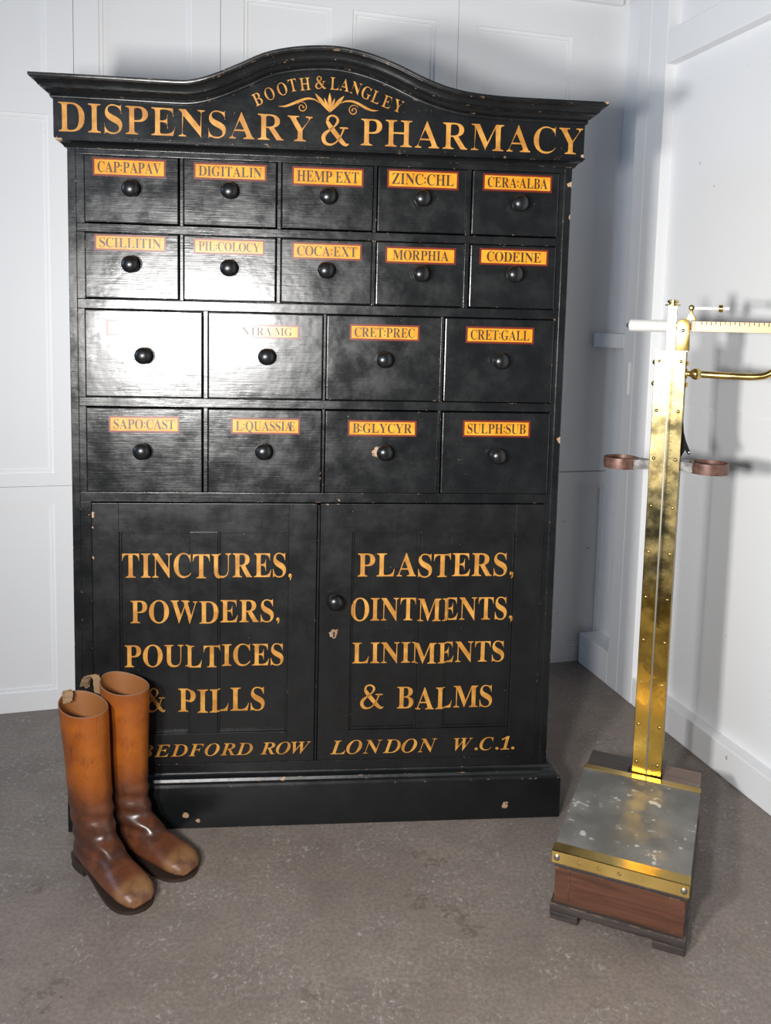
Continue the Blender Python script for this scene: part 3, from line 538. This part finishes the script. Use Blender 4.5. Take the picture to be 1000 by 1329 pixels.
# doors
def door(u0, u1, p0, p1, m0, m1, lines, hinge):
    z0, z1, pz0, pz1 = .155, .7925, .2295, .7240; y = -.0045
    b = BM()
    for q in ((u0, p0, z0, z1), (p1, u1, z0, z1), (p0, p1, z0, pz0), (p0, p1, pz1, z1)): b.box(X(q[0]), X(q[1]), y, .018, q[2], q[3], .0008)
    b.box(X(m0), X(m1), y + .0025, .017, pz0, pz1, .0008)
    d = b.done('door', M_door, CAB)
    for a, c in ((p0, m0), (m1, p1)):
        b = BM(); b.box(X(a) - .003, X(c) + .003, .0055, .013, pz0 - .003, pz1 + .003); b.done('panel', M_door, d)
        b = BM(); k = .005
        for q in ((a, a + k, pz0, pz1), (c - k, c, pz0, pz1), (a + k, c - k, pz0, pz0 + k), (a + k, c - k, pz1 - k, pz1)): b.box(X(q[0]), X(q[1]), .001, .0055, q[2], q[3], .0012)
        b.done('panel_moulding', M_door, d)
    def dep(x, z):
        u = x + .575
        if u < p0 or u > p1 or z < pz0 or z > pz1: return y - .0006
        if m0 <= u <= m1: return y + .0025 - .0006
        for a, c in ((p0, m0), (m1, p1)):
            if u < a + .005 and u >= a or u > c - .005 and u <= c: return .001 - .0006
        return .0055 - .0006
    T = []
    for l in lines: T += text(l[0], X(l[1]), X(l[2]), l[3], l[4], style=(l[5] if len(l) > 5 else 'R'), track=(62 if len(l) <= 5 else 100), thin=(8 if len(l) <= 5 else 12))
    cuts = [((X(v), 0, 0), (1, 0, 0)) for v in (p0, p0 + .005, m0 - .005, m0, m1, m1 + .005, p1 - .005, p1)]
    flat_obj(T, dep, 'lettering', M_gold, d, cuts); return d
ld = door(.0445, .5640, .1050, .4985, .2675, .3322, [('TINCTURES,', .1102, .4919, .6125, .6705), ('POWDERS,', .1286, .4639, .5020, .5565), ('POULTICES', .1144, .4884, .3940, .4475), ('&', .1640, .2085, .2815, .3400),
     ('PILLS', .2391, .4443, .2810, .3388), ('BEDFORD ROW', .1480, .5550, .1735, .2040, 'I')], 'left')
ld['label'] = 'black door lettered tinctures, powders, poultices and pills'
rd = door(.5730, 1.1130, .6485, 1.0454, .8138, .8790, [('PLASTERS,', .6637, 1.0293, .6128, .6695), ('OINTMENTS,', .6491, 1.0327, .5028, .5590), ('LINIMENTS', .6549, 1.0303, .3956, .4475), ('&', .6770, .7335, .2795, .3400), ('BALMS', .7670, 1.0044, .2788, .3340),
     ('LONDON', .6072, .8660, .1697, .2045, 'I'), ('W.C.1.', .9122, 1.0640, .1712, .2040, 'I')], 'right')
rd['label'] = 'black door lettered plasters, ointments, liniments and balms'
b = BM(); b.tube([(X(.5685), -.004, z) for z in (.157, .5, .790)], .0032, 8); b.done('astragal_bead', M_door, ld, 60)
knob(rd, .6095, .5590, -.0045)
b = BM()
pts = [(X(.6088) + .0075 * cos(a) * (1 + .2 * sin(3 * a)), .4740 + .0115 * sin(a)) for a in [2 * pi * k / 18 for k in range(18)]]
b.poly_prism(pts, -.0052, -.004); pts = [(X(.6088) + .0022 * cos(a), .4765 + .0026 * sin(a)) for a in [2 * pi * k / 12 for k in range(12)]]
M_key = plain('worn_keyhole_wood', (0.22, 0.13, 0.08), .7)
kh = b.done('keyhole_plate', M_key, rd)
b = BM(); b.poly_prism(pts, -.0058, -.005); b.poly_prism([(X(.6088) - .0014, .4770), (X(.6088) + .0014, .4770), (X(.6088) + .0018, .4665), (X(.6088) - .0018, .4665)], -.0058, -.005); b.done('keyhole', M_dark, kh)

# ------------------------------------------------------------------ riding boots
RINGS = [((.064, .372), (-.060, .386), .0490), ((.063, .345), (-.058, .352), .0485), ((.060, .30), (-.056, .30), .0470), ((.056, .25), (-.054, .25), .0455), ((.054, .205), (-.057, .20), .0445), ((.053, .170), (-.056, .16), .0440), ((.052, .140), (-.053, .122), .0425),
         ((.056, .117), (-.051, .085), .0405), ((.068, .096), (-.054, .050), .0390), ((.086, .082), (-.057, .024), .0385), ((.104, .071), (-.022, .018), .0385), ((.124, .062), (.030, .014), .0395), ((.145, .055), (.080, .012), .0420), ((.166, .049), (.124, .011), .0425),
         ((.184, .043), (.156, .009), .0400), ((.197, .031), (.180, .008), .0320), ((.2035, .018), (.196, .009), .0190)]
def make_boot(label, loc, yaw, lean, dip, bulge, tall=1.0):
    t = thing('riding_boot', label, 'boot', loc, yaw, 'pair of tall leather riding boots')
    n = 36; b = BM(); rows = []; ca, sa = cos(yaw), sin(yaw)
    lx = lean[0] * ca + lean[1] * sa; ly = -lean[0] * sa + lean[1] * ca
    def ringpts(F, B, w, ins=0.0, top=0.0):
        out = []
        for k in range(n):
            a = 2 * pi * k / n; ax = cos(a); sy = sin(a)
            hx = (F[0] - B[0]) / 2 - ins; hz = (F[1] - B[1]) / 2; cx = (F[0] + B[0]) / 2; cz = (F[1] + B[1]) / 2
            flat = 1.0 if B[1] > .05 else .72
            x = cx + hx * ax; z = cz + hz * ax; y = (w - ins) * (abs(sy) ** flat) * (1 if sy >= 0 else -1)
            if top: z += top * dip * cos(2 * a) * .5
            z += max(0, z - .13) * (tall - 1)
            k2 = max(0, z - .10); y += ly * k2; x += lx * k2
            if .06 < z < .18:                                             # the leather sags in folds round the ankle
                x += .0028 * sin(z * 175 + 2.2 * sin(a)) * bulge * ax; y += .0028 * sin(z * 175 + 2.2 * sin(a)) * bulge * sy
            if z < .0: z = .0
            out.append((x, y, z))
        return out
    full = []
    for (F0, B0, w0), (F1, B1, w1) in zip(RINGS, RINGS[1:]):
        for q in range(3):
            f = q / 3; L = lambda a, c: (a[0] + (c[0] - a[0]) * f, a[1] + (c[1] - a[1]) * f); full.append((L(F0, F1), L(B0, B1), w0 + (w1 - w0) * f))
    full.append(RINGS[-1])
    for i, (F, B, w) in enumerate(full): rows.append([b.bm.verts.new(p) for p in ringpts(F, B, w, 0, max(0, 1 - i / 8))])
    for r, q in zip(rows, rows[1:]):
        for k in range(n): b.bm.faces.new((r[k], r[(k + 1) % n], q[(k + 1) % n], q[k]))
    b.bm.faces.new(rows[-1])
    inner = [[b.bm.verts.new(p) for p in ringpts(F, B, w, .0028, max(0, 1 - i / 8))] for i, (F, B, w) in enumerate(full[:16])]
    for k in range(n): b.bm.faces.new((rows[0][k], rows[0][(k + 1) % n], inner[0][(k + 1) % n], inner[0][k])).material_index = 2
    for r, q in zip(inner, inner[1:]):
        for k in range(n): b.bm.faces.new((r[k], r[(k + 1) % n], q[(k + 1) % n], q[k])).material_index = 1
    b.bm.faces.new(inner[-1]).material_index = 1
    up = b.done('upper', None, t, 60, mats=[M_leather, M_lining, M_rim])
    ms = up.modifiers.new('smooth', 'SUBSURF'); ms.levels = 1; ms.render_levels = 1
    half = [(-.062, 0), (-.058, .020), (-.045, .030), (-.02, .0335), (.02, .0315), (.06, .0335), (.095, .0395), (.122, .0440), (.146, .0455), (.168, .0420), (.187, .0325), (.199, .0190), (.2045, 0)]
    out = [(p.x, p.y) for p in crom([(x, y, 0) for x, y in half], 3)]; outline = out + [(x, -y) for x, y in out[-2:0:-1]]
    lift = lambda x: .017 * min(1, max(0, (.075 - x) / .06)) ** 1.2 + .10 * max(0, x - .17) ** 1.2
    b = BM(); b.plan_prism(outline, lift, lambda x: lift(x) + .0075); b.done('sole', M_sole, t, 40)
    b = BM(); hp = [p for p in outline if p[0] < .012]; hp = [p for p in hp if p[1] >= 0] + [(.012, .033), (.012, -.033)] + [p for p in hp if p[1] < 0]
    b.plan_prism([(x * .97, y * .97) for x, y in hp], 0, .0165); b.done('heel', M_sole, t, 40)
    return t, lx, ly
def ribbon(parent, pts, w, name='pull_strap'):
    b = BM(); P = crom(pts, 6); th = .0012; side = Vector(w)
    for a, c in ((-1, 1),):
        rows = []
        for i, p in enumerate(P):
            d = (P[min(i + 1, len(P) - 1)] - P[max(i - 1, 0)]).normalized(); n = d.cross(side).normalized(); j = Vector((random.uniform(-1, 1), random.uniform(-1, 1), random.uniform(-1, 1))) * .0012
            rows.append([b.bm.verts.new(p + side * s * .5 + n * th * q + j) for s, q in ((-1, -1), (1, -1), (1, 1), (-1, 1))])
        for r, q in zip(rows, rows[1:]):
            for k in range(4): b.bm.faces.new((r[k], r[(k + 1) % 4], q[(k + 1) % 4], q[k]))
        b.bm.faces.new(rows[0]); b.bm.faces.new(rows[-1])
    b.done(name, M_strap, parent, 60)
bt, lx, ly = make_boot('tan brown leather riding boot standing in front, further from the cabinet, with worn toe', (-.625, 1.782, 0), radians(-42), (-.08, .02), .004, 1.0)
ribbon(bt, [(-.047 + lx * .27, ly * .27 - .012, .368), (-.050 + lx * .27, ly * .27 - .012, .380), (-.052 + lx * .27, ly * .27 - .011, .392), (-.046 + lx * .27, ly * .27 - .010, .396), (-.041 + lx * .27, ly * .27 - .011, .385), (-.041 + lx * .27, ly * .27 - .012, .374)], (.005, .016, 0))
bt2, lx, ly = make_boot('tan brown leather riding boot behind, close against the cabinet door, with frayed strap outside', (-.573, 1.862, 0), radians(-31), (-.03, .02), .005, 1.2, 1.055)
ribbon(bt2, [(-.050 + lx * .27, -.030 + ly * .27, .362), (-.052 + lx * .27, -.034 + ly * .27, .402), (-.060 + lx * .27, -.040 + ly * .27, .411), (-.076 + lx * .27, -.044 + ly * .27, .398), (-.088 + lx * .27, -.040 + ly * .27, .378)], (.008, .014, 0))
ribbon(bt2, [(-.058 + lx * .27, -.026 + ly * .27, .405), (-.072 + lx * .27, -.036 + ly * .27, .402), (-.083 + lx * .27, -.034 + ly * .27, .384), (-.090 + lx * .27, -.028 + ly * .27, .371)], (.005, .008, .004), 'frayed_thread')

# ------------------------------------------------------------------ platform weighing scale
BA = radians(-23.012); BE = Vector((cos(BA), sin(BA), 0)); BG = Vector((-sin(BA), cos(BA), 0)); BO = Vector((.51515, 2.00919, 0))
W = .1335; G0 = -.15
SC = thing('weighing_scale', 'antique platform weighing scale with tall brass column on a wooden base by the wall', 'weighing scale', BO + BE * W + BG * G0, BA)
def E(e): return e - W
def G(g): return g - G0
b = BM()
b.box(E(.006), E(.262), G(-.377), G(.004), .030, .1215, .002); b.box(E(.006), E(.262), G(.004), G(.082), .030, .090, .002)
base = b.done('base', M_wood, SC)
for e0, e1 in ((.007, .036), (.232, .261)):
    b = BM(); b.box(E(e0), E(e1), G(-.3785), G(-.376), .040, .112, .0008); b.done('corner_block', M_wood, base)
for e0, e1 in ((.003, .101), (.180, .265)):
    b = BM(); b.box(E(e0), E(e1), G(.004), G(.083), .0905, .148, .003); b.done('rear_block', M_wood_dark if e0 < .1 else M_wood_pale, base)
b = BM()
b.box(E(-.001), E(.268), G(-.386), G(.086), .017, .036, .005); b.done('base_moulding', M_wood_dark, base, 40)
b = BM(); b.box(E(.003), E(.265), G(-.380), G(.003), .1130, .1205, .0015); b.done('upper_moulding', M_wood_dark, base)
for e0, e1, g0, g1 in ((0, .058, -.385, -.345), (.205, .267, -.385, -.345), (0, .058, .045, .085), (.205, .267, .045, .085)):
    b = BM(); b.box(E(e0), E(e1), G(g0), G(g1), 0, .0175, .003); b.done('foot', M_wood_dark, base)
b = BM(); b.box(E(.0), E(.2675), G(-.381), G(.0), .130, .1485, .0015); plat = b.done('platform', M_zinc, SC)
b = BM(); b.box(E(-.001), E(.2685), G(-.385), G(-.3815), .124, .1500, .0008); b.box(E(-.001), E(.2685), G(-.385), G(-.352), .1487, .1500, .0006); b.done('front_strip', M_brass_bright, plat)
b = BM(); b.box(E(-.001), E(.2685), G(-.020), G(.002), .1487, .1500, .0006); b.box(E(-.001), E(.2685), G(.0005), G(.002), .130, .1500, .0005); b.done('rear_strip', M_brass_bright, plat)
for e in (.010, .258): 
    b = BM(); b.lathe([(.0062, 0), (.0062, .0012), (.0045, .0024), (0, .0028)], (E(e), G(-.385), .1365), (0, -1, 0), 14); b.done('screw', M_steel, plat, 40)
for e in (.055, .095, .135): 
    b = BM(); b.lathe([(.0042, 0), (.0036, .001), (0, .0015)], (E(e), G(-.385), .1365), (0, -1, 0), 12); b.done('screw', M_brass, plat, 40)
cx = .1435; cg = .008
b = BM(); pr = [(-.033, 0), (-.0035, -.0009), (.0035, -.0009), (.033, 0), (.034, .001), (.034, .045), (-.034, .045), (-.034, .001)]
b.plan_prism([(E(cx + x), G(cg + y)) for x, y in pr], .091, 1.172); col = b.done('column', M_brass_col, SC)
b = BM(); b.box(E(cx - .0020), E(cx + .0020), G(cg - .0022), G(cg - .0007), .15, 1.165, .0004); b.done('centre_rule', M_rule, col)
b = BM()
for k in range(330):
    z = .52 + k * .00193; w = .011 if k % 10 == 0 else (.0075 if k % 5 == 0 else .0052); yy = cg - .0014
    b.box(E(cx + .0036), E(cx + .0036 + w), G(yy + .0001), G(cg - .0005), z, z + .0009)
b.done('graduation_marks', M_iron, col)
for z in (1.150, 1.035, .923, .81, .70, .59, .485, .38, .275, .18):
    for s in (-1, 1):
        b = BM(); b.lathe([(.0042, 0), (.0038, .0015), (.0022, .0028), (0, .0032)], (E(cx + s * .024), G(cg - .0006), z), (0, -1, 0), 12); b.done('rivet', M_brass, col, 50)
for z in (1.146, 1.096):
    for s in (-1, 1):
        b = BM(); b.lathe([(.0065, 0), (.006, .003), (.0035, .006), (0, .007)], (E(cx + s * .034), G(cg + .020), z), (s, 0, 0), 14); b.done('side_bolt', M_brass, col, 50)
b = BM(); b.box(E(cx - .036), E(cx - .001), G(cg - .004), G(cg + .046), 1.1722, 1.1752, .0006); b.box(E(cx + .001), E(cx + .036), G(cg), G(cg + .046), 1.1722, 1.1752, .0006); b.done('column_cap', M_brass, col)
gg = .030
b = BM(); b.box(E(.1315), E(.1515), G(gg - .012), G(gg - .003), 1.1752, 1.277, .001); up = b.done('upright', M_brass_bright, SC)
b = BM(); b.lathe([(.017, 0), (.017, .0025), (.009, .003), (.009, .006), (.0125, .0075), (.0125, .0115), (.008, .0135), (.0, .0145)], (E(.1415), G(gg - .007), 1.277), (0, 0, 1), 20); b.done('finial', M_brass, up, 40)
b = BM(); b.lathe([(.006, 0), (.005, .002), (0, .003)], (E(.1415), G(gg - .012), 1.266), (0, -1, 0), 12); b.done('screw', M_steel, up, 40)
out = [(E(.153), 1.1755), (E(.1835), 1.1755), (E(.1815), 1.225)] + [(E(.167) + .0145 * cos(a), 1.233 + .0145 * sin(a)) for a in [radians(d) for d in range(0, 181, 20)]] + [(E(.1535), 1.225)]
b = BM(); b.poly_prism(out, G(gg - .016), G(gg - .009), 0, .0008); br = b.done('pivot_bracket', M_brass_bright, SC, 40)
b = BM(); b.lathe([(.005, 0), (.005, .002), (.003, .004), (0, .0045)], (E(.167), G(gg - .016), 1.221), (0, -1, 0), 12); b.done('screw', M_steel, br, 40)
b = BM(); b.lathe([(.012, 0), (.0138, .002), (.0138, .092)], (E(.046), G(gg), 1.2300), (1, 0, 0), 28); cw = b.done('counterweight', M_nickel, SC, 40)
b = BM(); b.lathe([(0, -.008), (.004, -.006), (.0055, -.003), (.0045, 0)], (E(.046), G(gg), 1.2300), (1, 0, 0), 14); b.done('screw', M_steel, cw, 40)
b = BM(); b.box(E(.185), E(.50), G(gg - .003), G(gg + .003), 1.2190, 1.2425, .0008); b.box(E(.138), E(.1845), G(gg - .001), G(gg + .005), 1.2230, 1.2380, .0008); b.box(E(.1885), E(.1915), G(gg - .0055), G(gg + .0055), 1.2180, 1.2435, .0006)
beam = b.done('beam', M_beam, SC)
b = BM()
for k in range(29):
    e = .205 + k * .01; b.box(E(e), E(e) + .0016, G(gg - .0036), G(gg - .0030), 1.2355 if k % 2 else 1.233, 1.2415)
b.done('graduation_marks', M_iron, beam)
out = [(E(.174), 1.2445), (E(.1935), 1.2445), (E(.1935), 1.250), (E(.1870), 1.258), (E(.1850), 1.268), (E(.1790), 1.268), (E(.1780), 1.258), (E(.172), 1.250)]
b = BM(); b.poly_prism(out, G(gg - .006), G(gg), 0, .0006); b.lathe([(0, -.007), (.0065, -.004), (.0065, .004), (0, .007)], (E(.182), G(gg - .003), 1.2730), (0, -1, 0), 16); fk = b.done('poise_bracket', M_brass_bright, SC, 40)
b = BM(); b.tube([(E(.187 + k * .0025), G(gg - .003), 1.2720) for k in range(31)], [.0042 if k % 2 else .0034 for k in range(31)], 10); rod = b.done('threaded_rod', M_nickel, fk)
b = BM(); b.lathe([(.0042, 0), (.0085, .0005), (.0085, .009), (.0042, .0095)], (E(.2395), G(gg - .003), 1.2720), (1, 0, 0), 18); b.done('poise_nut', M_brass, rod, 40)
b = BM(); b.lathe([(.012, 0), (.012, .003), (.0065, .005), (.0065, .010), (.0095, .013), (.0130, .018), (.0140, .022), (.0130, .027), (.0095, .031), (.0085, .034)], (E(cx + .034), G(gg), 1.1220), (1, 0, 0), 22)
b.tube([Vector(p) for p in crom([(E(.209), G(gg), 1.1220), (E(.25), G(gg), 1.1212), (E(.30), G(gg), 1.1208), (E(.33), G(gg), 1.1220), (E(.352), G(gg), 1.1280), (E(.378), G(gg), 1.150), (E(.405), G(gg), 1.190), (E(.395), G(gg), 1.2150)], 6)], .0083, 16)
b.done('guide_rod', M_brass, SC, 50)
for s, ec, r, zc in ((-1, .0430, .0400, .9045), (1, .2400, .0430, .9080)):
    root = E(cx + s * .034); b = BM(); n = 32; R0 = r; h = .0125; c0 = E(ec); rows = []
    for k in range(n):
        a = 2 * pi * k / n; rows.append([b.bm.verts.new((c0 + rr * cos(a), G(gg) + rr * sin(a), zc + hz)) for rr, hz in ((R0 - .0035, -h), (R0, -h), (R0 + .001, 0), (R0, h), (R0 - .0035, h))])
    for k in range(n):
        p, q = rows[k], rows[(k + 1) % n]
        for j in range(5): b.bm.faces.new((p[j], p[(j + 1) % 5], q[(j + 1) % 5], q[j]))
    rg = b.done('ring_holder', M_ring, SC, 40)
    b = BM(); x1 = c0 - s * r * .78
    pts = [(root, G(gg) - .013), (x1, G(gg) - r * .62), (x1, G(gg) + r * .62), (root, G(gg) + .013)]
    b.plan_prism(pts, zc - .011, zc + .011); b.done('arm', M_arm, rg)
    b = BM(); b.plan_prism([(c0 + (r - .0045) * cos(a), G(gg) + (r - .0045) * sin(a)) for a in [2 * pi * k / 28 for k in range(28)]], zc - .0122, zc - .0102); b.done('tray', M_iron, rg)
b = BM(); b.poly_prism([(E(.1780), 1.010), (E(.1805), .985), (E(.1860), .965), (E(.1960), .942), (E(.1975), .936), (E(.1930), .934), (E(.1865), .945), (E(.1780), .928)], G(gg - .004), G(gg + .012), 0, .001); hk = b.done('hook_plate', M_iron, SC)
b = BM(); b.lathe([(.0032, 0), (.0036, .0014), (.0018, .0028), (0, .003)], (E(.1955), G(gg - .004), .9400), (0, -1, 0), 10); b.done('rivet', M_steel, hk, 40)
